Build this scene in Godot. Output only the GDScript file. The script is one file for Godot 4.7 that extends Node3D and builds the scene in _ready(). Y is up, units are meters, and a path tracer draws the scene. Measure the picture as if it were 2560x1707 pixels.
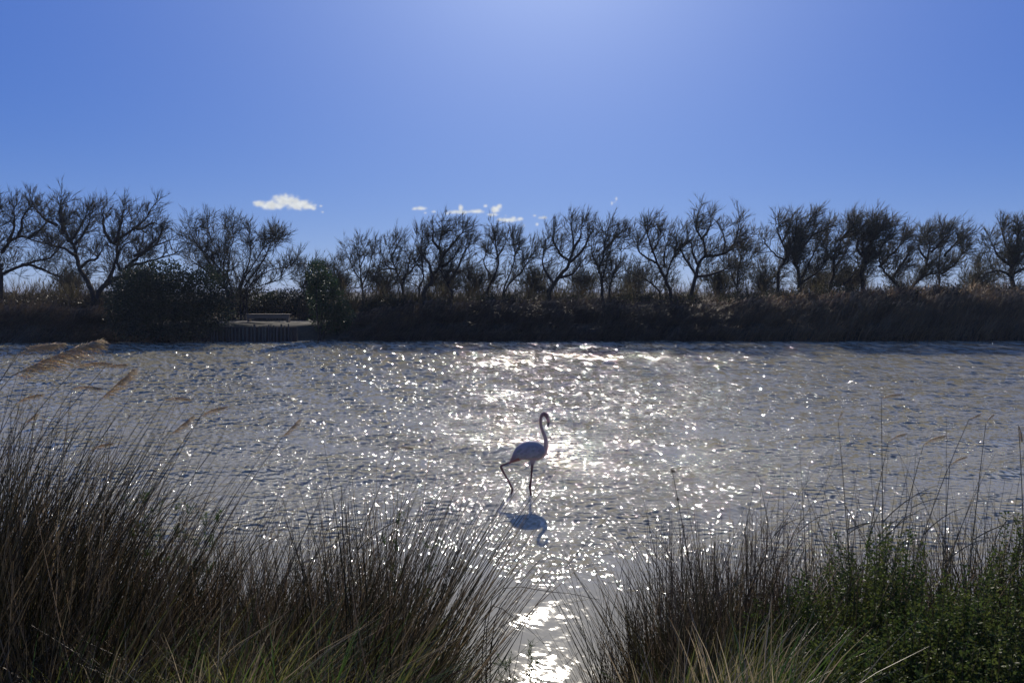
extends Node3D
# A wide pond in the backlight of a low sun: a flamingo wading, rushes on the near bank, tamarisks on the far one.

const EYE := 2.7            # height of the camera over the water
const PITCH := -3.9
const FOV := 50.0
const FOCAL := 1830.3       # of a picture 2560 pixels wide
const SUN_AZ := 3.0
const SUN_EL := 30.0
const NEAR_Z := 3.0
const FAR_Z := 48.0
const TILE := 14.0
const SLOPE := 0.31
const FAR_BANK := 40.0

var sun_dir := Vector3.UP
var rng := RandomNumberGenerator.new()
var taken := {}
var lumps := FastNoiseLite.new()


# ------------------------------------------------------------------ helpers
class Buf:
	var v := PackedVector3Array()
	var n := PackedVector3Array()
	var c := PackedColorArray()
	var i := PackedInt32Array()

	func tube(p: PackedVector3Array, r: PackedFloat32Array, sides: int, col: Color, tip := col, flat := 1.0) -> void:
		var first := v.size()
		var count := p.size()
		var u := Vector3.ZERO
		for k in count:
			var t := (p[mini(k + 1, count - 1)] - p[maxi(k - 1, 0)]).normalized()
			if k == 0:
				u = t.cross(Vector3(0.31, 0.12, 0.94))
				if u.length_squared() < 0.01:
					u = t.cross(Vector3.UP)
			u = (u - t * u.dot(t)).normalized()
			var w := t.cross(u)
			var here := col.lerp(tip, float(k) / maxf(count - 1, 1))
			for s in sides:
				var a := TAU * s / sides
				var o := u * cos(a) + w * (sin(a) * flat)
				v.append(p[k] + o * r[k])
				n.append(o.normalized())
				c.append(here)
		for k in count - 1:
			var a := first + k * sides
			for s in sides:
				var b := a + (s + 1) % sides
				i.append_array([a + s, a + s + sides, b, b, a + s + sides, b + sides])

	func spike(a: Vector3, b: Vector3, r: float, col: Color) -> void:
		var t := b - a
		var u := t.cross(Vector3(0.27, 0.2, 0.93)).normalized()
		var w := t.cross(u).normalized()
		var f := v.size()
		var n1 := u * -0.5 + w * 0.866
		var n2 := u * -0.5 - w * 0.866
		v.append_array([a + u * r, a + n1 * r, a + n2 * r, b])
		n.append_array([u, n1, n2, t.normalized()])
		c.append_array([col, col, col, col])
		i.append_array([f, f + 3, f + 1, f + 1, f + 3, f + 2, f + 2, f + 3, f])

	func leaf(a: Vector3, dir: Vector3, side: Vector3, wide: float, col: Color) -> void:
		var f := v.size()
		var m := a + dir * 0.45
		var nn := side.cross(dir).normalized()
		v.append_array([a, m + side * wide + nn * wide * 0.3, a + dir, m - side * wide + nn * wide * 0.3])
		n.append_array([nn, (nn - side * 0.3).normalized(), nn, (nn + side * 0.3).normalized()])
		c.append_array([col, col, col, col])
		i.append_array([f, f + 2, f + 1, f, f + 3, f + 2])

	func feather(a: Vector3, dir: Vector3, side: Vector3, wide: float, out_: Vector3, col: Color) -> void:
		var f := v.size()
		var rib := out_ * wide * 0.45
		v.append_array([a, a + dir * 0.35 + side * wide, a + dir * 0.8 + side * wide * 0.8, a + dir, a + dir * 0.8 - side * wide * 0.8, a + dir * 0.35 - side * wide, a + dir * 0.5 + rib])
		for k in 7:
			n.append((out_ + side * (0.35 if k in [1, 2] else (-0.35 if k in [4, 5] else 0.0))).normalized())
			c.append(col)
		var turn := side.cross(dir).dot(out_) > 0.0
		for k in 6:
			var b := (k + 1) % 6
			i.append_array([f + 6, f + b, f + k] if turn else [f + 6, f + k, f + b])

	func blade(p: PackedVector3Array, wide: float, side: Vector3, col: Color, tip: Color) -> void:
		var f := v.size()
		var count := p.size()
		for k in count:
			var t := (p[mini(k + 1, count - 1)] - p[maxi(k - 1, 0)]).normalized()
			var nn := side.cross(t).normalized()
			var h := wide * (1.0 - pow(float(k) / (count - 1), 2.0)) + 0.0004
			var here := col.lerp(tip, float(k) / (count - 1))
			v.append_array([p[k] - side * h, p[k] + side * h])
			n.append_array([(nn - side * 0.3).normalized(), (nn + side * 0.3).normalized()])
			c.append_array([here, here])
		for k in count - 1:
			var a := f + k * 2
			i.append_array([a, a + 2, a + 1, a + 1, a + 2, a + 3])

	func box(at: Vector3, size: Vector3, col: Color, basis := Basis()) -> void:
		var h := size * 0.5
		var e := minf(minf(h.x, h.y), h.z) * 0.18
		var faces := [[Vector3(1, 0, 0), Vector3(0, 1, 0)], [Vector3(-1, 0, 0), Vector3(0, 1, 0)], [Vector3(0, 1, 0), Vector3(0, 0, 1)], [Vector3(0, -1, 0), Vector3(0, 0, 1)], [Vector3(0, 0, 1), Vector3(0, 1, 0)], [Vector3(0, 0, -1), Vector3(0, 1, 0)]]
		for fc in faces:
			var nn: Vector3 = fc[0]
			var up: Vector3 = fc[1]
			var sd := up.cross(nn)
			var f := v.size()
			for q in [[-1, -1], [1, -1], [1, 1], [-1, 1]]:
				var p: Vector3 = nn * h + sd * (h * sd.abs() - Vector3.ONE * e * 0.0) * float(q[0]) * 1.0 + up * h * float(q[1])
				v.append(at + basis * p)
				n.append(basis * nn)
				c.append(col)
			i.append_array([f, f + 2, f + 1, f, f + 3, f + 2])

	func mesh() -> ArrayMesh:
		var a := []
		a.resize(Mesh.ARRAY_MAX)
		a[Mesh.ARRAY_VERTEX] = v
		a[Mesh.ARRAY_NORMAL] = n
		a[Mesh.ARRAY_COLOR] = c
		a[Mesh.ARRAY_INDEX] = i
		var m := ArrayMesh.new()
		m.add_surface_from_arrays(Mesh.PRIMITIVE_TRIANGLES, a)
		return m


func v3(a: float, b: float, c: float) -> Vector3:
	return Vector3(a, b, c)

func numbered(called: String) -> String:
	var k: int = taken.get(called, 0)
	taken[called] = k + 1
	return called if k == 0 else "%s_%03d" % [called, k]

func tag(o: Node, label: String, category := "", group := "", kind := "") -> Node:
	if label: o.set_meta("label", label)
	if category: o.set_meta("category", category)
	if group: o.set_meta("group", group)
	if kind: o.set_meta("kind", kind)
	return o

func thing(called: String, label: String, category: String, at: Vector3, group := "") -> Node3D:
	var o := Node3D.new()
	o.name = numbered(called)
	o.position = at
	add_child(o)
	tag(o, label, category, group)
	return o

func part(called: String, m: Mesh, mat: Material, parent: Node) -> MeshInstance3D:
	var o := MeshInstance3D.new()
	o.name = called if parent != self else numbered(called)
	o.mesh = m
	o.material_override = mat
	parent.add_child(o, true)
	return o

func many(called: String, m: Mesh, mat: Material, where: Array, tints: Array, label: String) -> void:
	var mm := MultiMesh.new()
	mm.transform_format = MultiMesh.TRANSFORM_3D
	mm.use_colors = true
	mm.mesh = m
	mm.instance_count = where.size()
	for k in where.size():
		mm.set_instance_transform(k, where[k])
		mm.set_instance_color(k, tints[k])
	var o := MultiMeshInstance3D.new()
	o.name = numbered(called)
	o.multimesh = mm
	o.material_override = mat
	add_child(o)
	tag(o, label, "", "", "stuff")

func paint(rough: float, spec := 0.5, back := 0.0, tint := Color.WHITE) -> StandardMaterial3D:
	var m := StandardMaterial3D.new()
	m.vertex_color_use_as_albedo = true
	m.albedo_color = tint
	m.roughness = rough
	m.metallic_specular = spec
	if back > 0.0:
		m.backlight_enabled = true
		m.backlight = Color(back, back, back).linear_to_srgb()
	return m

func ray(px: float, py: float) -> Vector3:                # towards a place of the 2560 x 1707 photograph
	return Vector3((px - 1280.0) / FOCAL, (853.5 - py) / FOCAL, -1.0).rotated(Vector3.RIGHT, deg_to_rad(PITCH))

func at(px: float, py: float, far: float) -> Vector3:
	var d := ray(px, py)
	return Vector3(0, EYE, 0) + d * (far / -d.z)

func px_of(p: Vector3) -> Vector2:
	var q := (p - Vector3(0, EYE, 0)).rotated(Vector3.RIGHT, -deg_to_rad(PITCH))
	return Vector2(1280.0 - q.x / q.z * FOCAL, 853.5 + q.y / q.z * FOCAL)

func ramp(stops: Array, x: float) -> Vector3:
	for k in range(1, stops.size()):
		if x <= stops[k][0]:
			var t: float = clampf((x - stops[k - 1][0]) / (stops[k][0] - stops[k - 1][0]), 0, 1)
			return (stops[k - 1][1] as Vector3).lerp(stops[k][1], t)
	return stops[-1][1]

func line(stops: Array, x: float) -> float:
	for k in range(1, stops.size()):
		if x <= stops[k][0]:
			return lerpf(stops[k - 1][1], stops[k][1], clampf((x - stops[k - 1][0]) / (stops[k][0] - stops[k - 1][0]), 0, 1))
	return stops[-1][1]

func smooth(p: PackedVector3Array, per: int) -> PackedVector3Array:
	var out := PackedVector3Array()
	var last := p.size() - 1
	for k in last:
		for s in per:
			out.append(p[k].cubic_interpolate(p[k + 1], p[maxi(k - 1, 0)], p[mini(k + 2, last)], float(s) / per))
	out.append(p[last])
	return out

func jitter(a: float) -> Vector3:
	return Vector3(rng.randf_range(-a, a), rng.randf_range(-a, a), rng.randf_range(-a, a))

func shade(base: Color, spread: float) -> Color:
	var k := 1.0 + rng.randf_range(-spread, spread)
	return Color(base.r * k, base.g * k * rng.randf_range(0.94, 1.06), base.b * k)


# ------------------------------------------------------------------ the scene
func _ready() -> void:
	rng.seed = 20
	sun_dir = Vector3(sin(deg_to_rad(SUN_AZ)) * cos(deg_to_rad(SUN_EL)), sin(deg_to_rad(SUN_EL)), -cos(deg_to_rad(SUN_AZ)) * cos(deg_to_rad(SUN_EL)))
	var cam := Camera3D.new()
	cam.name = "camera"
	cam.fov = FOV
	cam.near = 0.05
	cam.far = 6000.0
	cam.position = Vector3(0, EYE, 0)
	cam.rotation_degrees = Vector3(PITCH, 0, 0)
	add_child(cam)
	cam.current = true
	var env := Environment.new()
	env.background_mode = Environment.BG_SKY
	env.tonemap_mode = Environment.TONE_MAPPER_LINEAR
	env.tonemap_exposure = 1.0
	env.fog_enabled = true
	env.fog_density = 0.00045
	env.fog_light_color = Color(0.88, 0.92, 1.0)
	env.sdfgi_enabled = true
	env.ssao_enabled = true
	env.ssil_enabled = true
	var air := PanoramaSkyMaterial.new()
	air.panorama = ImageTexture.create_from_image(sky_image())
	env.sky = Sky.new()
	env.sky.sky_material = air
	env.sky_rotation = Vector3(0, PI, 0)
	var we := WorldEnvironment.new()
	we.name = "world"
	we.environment = env
	add_child(we)
	var sun := DirectionalLight3D.new()
	sun.name = "sun"
	sun.light_energy = 1.5
	sun.light_color = Color(1, 0.96, 0.9)
	sun.light_angular_distance = 0.5
	sun.shadow_enabled = true
	sun.basis = Basis.looking_at(-sun_dir, Vector3.UP)
	add_child(sun)

	lumps.seed = 9
	lumps.frequency = 1.0
	lumps.fractal_octaves = 3
	build_water()
	build_ground()
	build_trees()
	build_shrubs()
	build_far_reeds()
	build_bench()
	build_stakes()
	build_flamingos()
	build_near_plants()


# ------------------------------------------------------------------ sky
func sky_image() -> Image:
	var below := [[-90.0, v3(.26, .32, .38)], [-1.0, v3(.40, .50, .68)], [0.0, v3(.403, .52, .74)]]
	var w := 512
	var h := 256
	var im := Image.create_empty(w, h, false, Image.FORMAT_RGBF)
	for y in h:
		var el := 90.0 - (y + 0.5) / h * 180.0
		var base := ramp(below, el)
		if el > 0.0:
			base = v3(.37 * exp(-el / 4.6) + .033, .40 * exp(-el / 6.0) + .125, .27 * exp(-el / 14.0) + .475) * lerpf(1.0, 0.78, smoothstep(20.0, 90.0, el)) + v3(.03, .03, .0) * smoothstep(22.0, 60.0, el)
		for x in w:
			var az := ((x + 0.5) / w - 0.5) * TAU
			var d := Vector3(sin(az) * cos(deg_to_rad(el)), sin(deg_to_rad(el)), -cos(az) * cos(deg_to_rad(el)))
			var c := d.dot(sun_dir)
			var g := rad_to_deg(acos(clampf(c, -1, 1)))
			var k := 0.62 + 0.38 * (0.5 + 0.5 * c)
			var q := base * k + v3(.50, .535, .52) * exp(-g / 16.0) + v3(.10, .10, .09) * exp(-g / 5.0)
			im.set_pixel(x, y, Color(q.x, q.y, q.z))
	im.resize(4096, 2048, Image.INTERPOLATE_CUBIC)
	# the low clouds: puffs (x, y, half width, half height), where they stand over the trees
	var wisps := FastNoiseLite.new()
	wisps.seed = 21
	wisps.frequency = 1.0
	wisps.fractal_octaves = 4
	var banks := [
		[[650, 510, 22, 10], [680, 514, 40, 14], [712, 503, 40, 20], [745, 512, 40, 17], [770, 517, 24, 10], [640, 507, 10, 4], [784, 521, 8, 5], [802, 515, 4, 2], [806, 530, 4, 2]],
		[[1050, 521, 18, 5], [1035, 522, 8, 3], [1084, 529, 6, 3], [1063, 533, 4, 2]],
		[[1150, 530, 38, 5], [1152, 520, 6, 11], [1190, 529, 22, 6], [1213, 515, 6, 4], [1118, 533, 5, 4]],
		[[1240, 524, 14, 11], [1230, 537, 18, 4], [1248, 516, 8, 7]],
		[[1272, 550, 32, 6], [1285, 545, 7, 6], [1300, 548, 8, 5], [1250, 548, 8, 4]],
		[[1337, 539, 5, 3], [1358, 544, 13, 3], [1310, 564, 6, 2], [1343, 561, 4, 4], [1265, 538, 4, 2]],
		[[1541, 497, 3, 5], [1530, 508, 3, 5], [1537, 505, 2, 4]],
	]
	for bank in banks:
		var lo := Vector2(1e9, 1e9)
		var hi := Vector2(-1e9, -1e9)
		for p in bank:
			lo = lo.min(Vector2(p[0] - p[2] * 1.7, p[1] - p[3] * 1.7))
			hi = hi.max(Vector2(p[0] + p[2] * 1.7, p[1] + p[3] * 1.7))
		var a := ray(lo.x, hi.y).normalized()
		var b := ray(hi.x, lo.y).normalized()
		var x0 := int((atan2(a.x, -a.z) / TAU + 0.5) * 4096) - 2
		var x1 := int((atan2(b.x, -b.z) / TAU + 0.5) * 4096) + 2
		var y0 := int((0.5 - asin(b.y) / PI) * 2048) - 2
		var y1 := int((0.5 - asin(a.y) / PI) * 2048) + 2
		for y in range(y0, y1 + 1):
			for x in range(x0, x1 + 1):
				var az := ((x + 0.5) / 4096 - 0.5) * TAU
				var el := (0.5 - (y + 0.5) / 2048) * PI
				var p := px_of(Vector3(0, EYE, 0) + Vector3(sin(az) * cos(el), sin(el), -cos(az) * cos(el)))
				var d := -1.0
				for f in bank:
					var e := Vector2((p.x - f[0]) / f[2], (p.y - f[1]) / f[3])
					if e.y > 0:
						e.y *= 1.25
					d = maxf(d, 1.0 - e.length())
				d += wisps.get_noise_2d(p.x * 0.06, p.y * 0.075) * 0.42 * smoothstep(-0.5, 0.1, d) - 0.04
				var thick := smoothstep(-0.12, 0.55, d) * 0.95
				if thick > 0.0:
					var was := im.get_pixel(x, y)
					var lit := 0.76 + 0.14 * wisps.get_noise_2d(p.x * 0.045 + 9.0, p.y * 0.06)
					im.set_pixel(x, y, was.lerp(Color(lit * 0.97, lit * 1.0, lit * 1.01), thick))
	return im


# ------------------------------------------------------------------ water
func ripples() -> Image:                                   # the slopes of the wind ripples; they grow with the distance from the sheltered near bank
	var w := 2048
	var h := 1024
	var fine := FastNoiseLite.new()
	fine.seed = 11
	fine.noise_type = FastNoiseLite.TYPE_SIMPLEX_SMOOTH
	fine.frequency = 1.0
	fine.fractal_octaves = 3
	fine.fractal_gain = 0.42
	var gust := FastNoiseLite.new()
	gust.seed = 4
	gust.frequency = 1.0
	gust.fractal_octaves = 3
	var hs := PackedFloat32Array()
	hs.resize(w * (h + 1))
	var amp := PackedFloat32Array()
	amp.resize(w * (h + 1))
	var cu := PackedFloat32Array()
	var su := PackedFloat32Array()
	for x in w:
		cu.append(cos(TAU * x / w))
		su.append(sin(TAU * x / w))
	var phase := 0.0
	var lx := []
	var lz := []
	var dz := []
	for y in h + 1:
		var z: float = NEAR_Z * pow(FAR_Z / NEAR_Z, float(y) / h)
		var step: float = z * log(FAR_Z / NEAR_Z) / h
		var lenz: float = maxf(0.12, 3.0 * z * z / 1970.0)
		var lenx: float = maxf(0.14, 10.0 * z / 731.0)
		lx.append(lenx)
		lz.append(lenz)
		dz.append(step)
		phase += step / lenz
		var rad: float = TILE / TAU / lenx
		var grad: float = TILE / TAU / 1.5
		var base := y * w
		for x in w:
			hs[base + x] = fine.get_noise_3d(cu[x] * rad, su[x] * rad, phase)
			if x % 8 == 0:
				var calm: float = smoothstep(6.5, 8.0, z + 1.4 * gust.get_noise_3d(cu[x] * grad + 40.0, su[x] * grad, log(z) * 3.0))
				amp[base + x] = calm * clampf(0.9 + 1.2 * gust.get_noise_3d(cu[x] * grad, su[x] * grad, log(z) * 4.5), 0.4, 1.5) + 0.05
			else:
				amp[base + x] = amp[base + x - 1]
	var out := PackedFloat32Array()
	out.resize(w * h * 3)
	var k := 0
	for y in h:
		var fx: float = SLOPE * w / TILE * lx[y] * 0.8
		var fz: float = SLOPE * lz[y] / dz[y]
		var base := y * w
		for x in w:
			var a := amp[base + x]
			var sx: float = (hs[base + (x + 1) % w] - hs[base + x]) * fx * a
			var sz: float = (hs[base + w + x] - hs[base + x]) * fz * a
			var q := 0.5 / sqrt(1.0 + sx * sx + sz * sz)
			out[k] = 0.5 - sx * q
			out[k + 1] = 0.5 - sz * q
			out[k + 2] = 0.5 + q
			k += 3
	return Image.create_from_data(w, h, false, Image.FORMAT_RGBF, out.to_byte_array())

func build_water() -> void:
	var r := RandomNumberGenerator.new()
	r.seed = 5
	var waves := []
	for k in 14:
		var wl: float = 0.35 * pow(1.18, k)
		var dir := deg_to_rad(r.randfn(-62, 20))
		waves.append([cos(dir) * TAU / wl, sin(dir) * TAU / wl, r.randf() * TAU, wl * 0.0034])
	var zs := []
	var z := NEAR_Z
	while z < FAR_Z:
		zs.append(z)
		z += clampf(0.010 * z, 0.04, 0.12)
	var nc := 400
	var v := PackedVector3Array()
	var n := PackedVector3Array()
	var uv := PackedVector2Array()
	var idx := PackedInt32Array()
	for zz in zs:
		var still := lerpf(0.3, 1.0, smoothstep(5.5, 8.6, zz))
		for c in nc + 1:
			var x: float = (float(c) / nc - 0.5) * 2.0 * (zz * 0.85 + 4.0)
			var y := 0.0
			var sx := 0.0
			var sz := 0.0
			for wv in waves:
				var p: float = wv[0] * x + wv[1] * zz + wv[2]
				var co: float = cos(p) * wv[3] * still
				y += sin(p) * wv[3] * still
				sx += co * wv[0]
				sz += co * wv[1]
			v.append(Vector3(x, y, -zz))
			n.append(Vector3(-sx, 1, sz).normalized())
			uv.append(Vector2(x / TILE + 0.04 * zz, log(zz / NEAR_Z) / log(FAR_Z / NEAR_Z)))
	for rr in zs.size() - 1:
		for c in nc:
			var a: int = rr * (nc + 1) + c
			var b := a + nc + 1
			idx.append_array([a, b, b + 1, a, b + 1, a + 1])
	var arr := []
	arr.resize(Mesh.ARRAY_MAX)
	arr[Mesh.ARRAY_VERTEX] = v
	arr[Mesh.ARRAY_NORMAL] = n
	arr[Mesh.ARRAY_TEX_UV] = uv
	arr[Mesh.ARRAY_INDEX] = idx
	var mesh := ArrayMesh.new()
	mesh.add_surface_from_arrays(Mesh.PRIMITIVE_TRIANGLES, arr)
	var m := StandardMaterial3D.new()
	m.albedo_color = Color(.31, .29, .215).linear_to_srgb()
	m.roughness = 0.05
	m.metallic_specular = 0.36
	m.normal_enabled = true
	m.normal_texture = ImageTexture.create_from_image(ripples())
	tag(part("water", mesh, m, self), "rippled grey pond water", "", "", "structure")


# ------------------------------------------------------------------ ground
func near_ground(x: float, zz: float) -> float:
	var edge := 4.2 + 0.9 * smoothstep(0.15, 1.1, absf(x - 0.22))
	return lerpf(1.05, -0.3, smoothstep(1.5, edge + 0.5, zz)) + lumps.get_noise_2d(x * 1.3, zz * 1.3) * 0.05

func far_edge(x: float) -> float:
	return FAR_BANK - 1.6 * smoothstep(-17.0, -26.0, x) + lumps.get_noise_1d(x * 0.35) * 0.5

func far_ground(x: float, zz: float) -> float:
	var e := far_edge(x)
	return lerpf(-0.25, 0.9, smoothstep(e - 0.2, e + 1.6, zz)) + lumps.get_noise_2d(x * 0.4, zz * 0.4) * 0.08 - 0.6 * smoothstep(50, 120, zz)

func sheet(called: String, label: String, xs: Array, zs: Array, high: Callable, m: Material) -> void:
	var b := Buf.new()
	for zz in zs:
		for x in xs:
			var e := 0.05
			b.v.append(Vector3(x, high.call(x, zz), -zz))
			b.n.append(Vector3(high.call(x - e, zz) - high.call(x + e, zz), 2 * e, -(high.call(x, zz - e) - high.call(x, zz + e))).normalized())
			b.c.append(Color.WHITE)
	for r in zs.size() - 1:
		for c in xs.size() - 1:
			var a: int = r * xs.size() + c
			var d: int = a + xs.size()
			b.i.append_array([a, d, d + 1, a, d + 1, a + 1])
	tag(part(called, b.mesh(), m, self), label, "", "", "structure")

func soil(tint: Color) -> StandardMaterial3D:
	var m := StandardMaterial3D.new()
	var t := NoiseTexture2D.new()
	t.width = 512
	t.height = 512
	t.seamless = true
	t.noise = FastNoiseLite.new()
	t.noise.seed = 6
	t.noise.frequency = 0.02
	var g := Gradient.new()
	g.set_color(0, (tint * 0.55).linear_to_srgb())
	g.set_color(1, (tint * 1.35).linear_to_srgb())
	t.color_ramp = g
	m.albedo_texture = t
	m.uv1_triplanar = true
	m.uv1_world_triplanar = true
	m.uv1_scale = Vector3(0.7, 0.7, 0.7)
	m.roughness = 0.95
	return m

func build_ground() -> void:
	var xs := []
	for k in 61:
		xs.append(-9.0 + k * 0.3)
	var zs := []
	for k in 34:
		zs.append(-3.0 + k * 0.3)
	sheet("ground", "muddy near bank under the rushes", xs, zs, near_ground, soil(Color(.085, .07, .045)))
	xs = []
	for k in 121:
		xs.append(-60.0 + k)
	zs = [38.0, 38.6, 39.0, 39.4, 39.8, 40.2, 40.6, 41.0, 41.5, 42.0, 43.0, 45.0, 48.0, 54.0, 65.0, 100.0, 200.0, 500.0, 2500.0]
	var wide := xs.duplicate()
	wide.push_front(-400.0)
	wide.push_front(-3000.0)
	wide.append_array([400.0, 3000.0])
	sheet("ground", "far bank and the flat land behind it", wide, zs, far_ground, soil(Color(.055, .05, .03)))
	var b := Buf.new()                                     # the trodden path past the bench
	for k in 21:
		var x := -22.0 + k * 0.75
		for s in 6:
			var zz := 42.0 + s * 0.5 + sin(k * 0.4) * 0.15
			b.v.append(Vector3(x, far_ground(x, zz) + 0.012, -zz))
			b.n.append(Vector3.UP)
			b.c.append(Color.WHITE)
	for k in 20:
		for s in 5:
			var a := k * 6 + s
			b.i.append_array([a, a + 1, a + 6, a + 1, a + 7, a + 6])
	tag(part("path", b.mesh(), soil(Color(.08, .072, .055)), self), "sandy path past the bench", "", "", "structure")


# ------------------------------------------------------------------ trees
var wood := Buf.new()
var twigs := Buf.new()
var wind := Vector3.ZERO
var bark_col := Color(.05, .042, .034)
var twig_col := Color(.085, .072, .05)
var green_col := Color(.09, .105, .05)
var leafy := 1.0

func sprig(p: Vector3, dir: Vector3, long: float, r: float) -> void:
	var q := PackedVector3Array([p])
	var d := dir
	for k in 2:
		d = (d + Vector3.UP * 0.16 + wind * 0.22 + jitter(0.2)).normalized()
		q.append(q[-1] + d * long * 0.5)
	var col := shade(twig_col.lerp(green_col, rng.randf() * leafy), 0.3)
	twigs.tube(q, PackedFloat32Array([r, r * 0.75, r * 0.3]), 3, col)
	var count := rng.randi_range(6, 9)
	for k in count:
		var t := rng.randf_range(0.2, 1.0)
		var s := q[0].lerp(q[1], t * 2.0) if t < 0.5 else q[1].lerp(q[2], t * 2.0 - 1.0)
		var e := (d * 1.1 + jitter(0.6) + Vector3.UP * 0.2 + wind * 0.3).normalized()
		twigs.spike(s, s + e * rng.randf_range(0.2, 0.5), 0.0085, col)

func bough(p: Vector3, dir: Vector3, long: float, r: float, lush: float) -> void:
	var q := PackedVector3Array([p])
	var rad := PackedFloat32Array([r])
	var d := dir
	for k in 4:
		d = (d + Vector3.UP * 0.10 + wind * 0.12 + jitter(0.28)).normalized()
		q.append(q[-1] + d * long * 0.25)
		rad.append(r * (1.0 - 0.19 * (k + 1)))
	wood.tube(q, rad, 4, shade(bark_col, 0.2))
	var count := int(long * 8.0 * lush) + 3
	for k in count:
		var t := rng.randf_range(0.12, 1.0) * 4.0
		var j := mini(int(t), 3)
		var s := q[j].lerp(q[j + 1], t - j)
		var along := (q[j + 1] - q[j]).normalized()
		var e := (along * 0.55 + jitter(0.9) + Vector3.UP * 0.25 + wind * 0.25).normalized()
		sprig(s, e, rng.randf_range(0.4, 0.9), 0.011)

func tree(called: String, label: String, category: String, far: float, group: String, limbs: Array, thick: float, lush: float, blow: float, green := 0.5) -> void:
	wood = Buf.new()
	twigs = Buf.new()
	wind = Vector3(blow, 0, 0)
	for l in limbs:
		for k in range(1, l.size(), 2):
			l[k] = 735.0 - (735.0 - l[k]) * 0.91
	leafy = green
	var root := at(limbs[0][0], limbs[0][1], far)
	root.y = far_ground(root.x, far) - 0.05
	var first := true
	for l in limbs:
		var p := PackedVector3Array()
		var lean := rng.randf_range(-1.0, 1.0)
		var start := at(l[0], l[1], far)
		for k in range(0, l.size(), 2):
			var q := at(l[k], l[k + 1], far)
			q.z += lean * minf((q - start).length() * 0.3, 1.3)
			p.append(q - root)
		if first or l[1] > 722:
			p.insert(0, Vector3(p[0].x, 0, p[0].z))
		p = smooth(p, 4)
		var r0 := thick if first else thick * 0.62
		var rad := PackedFloat32Array()
		for k in p.size():
			p[k] += jitter(0.03)
			rad.append(r0 * pow(1.0 - 0.86 * k / (p.size() - 1), 0.9))
		wood.tube(p, rad, 6, shade(bark_col, 0.15))
		var total := 0.0
		for k in p.size() - 1:
			total += (p[k + 1] - p[k]).length()
		var count := int(total * 6.2 * lush)
		for k in count:
			var t := pow(rng.randf_range(0.06 if not first else 0.10, 1.0), 0.85) * (p.size() - 1)
			var j := mini(int(t), p.size() - 2)
			var along := (p[j + 1] - p[j]).normalized()
			var e := (along * 0.45 + jitter(0.95) + Vector3.UP * 0.22 + wind * 0.2).normalized()
			bough(p[j].lerp(p[j + 1], t - j), e, rng.randf_range(0.5, 1.45) * (1.1 - 0.6 * t / p.size()), minf(0.022, rad[j] * 0.7), lush)
		bough(p[-1], (p[-1] - p[-2]).normalized(), 0.55, 0.018, lush)
		first = false
	var o := thing(called, label, category, root, group)
	part("trunk", wood.mesh(), bark_mat, o)
	part("crown", twigs.mesh(), twig_mat, o)

var bark_mat: StandardMaterial3D
var twig_mat: StandardMaterial3D

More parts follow.
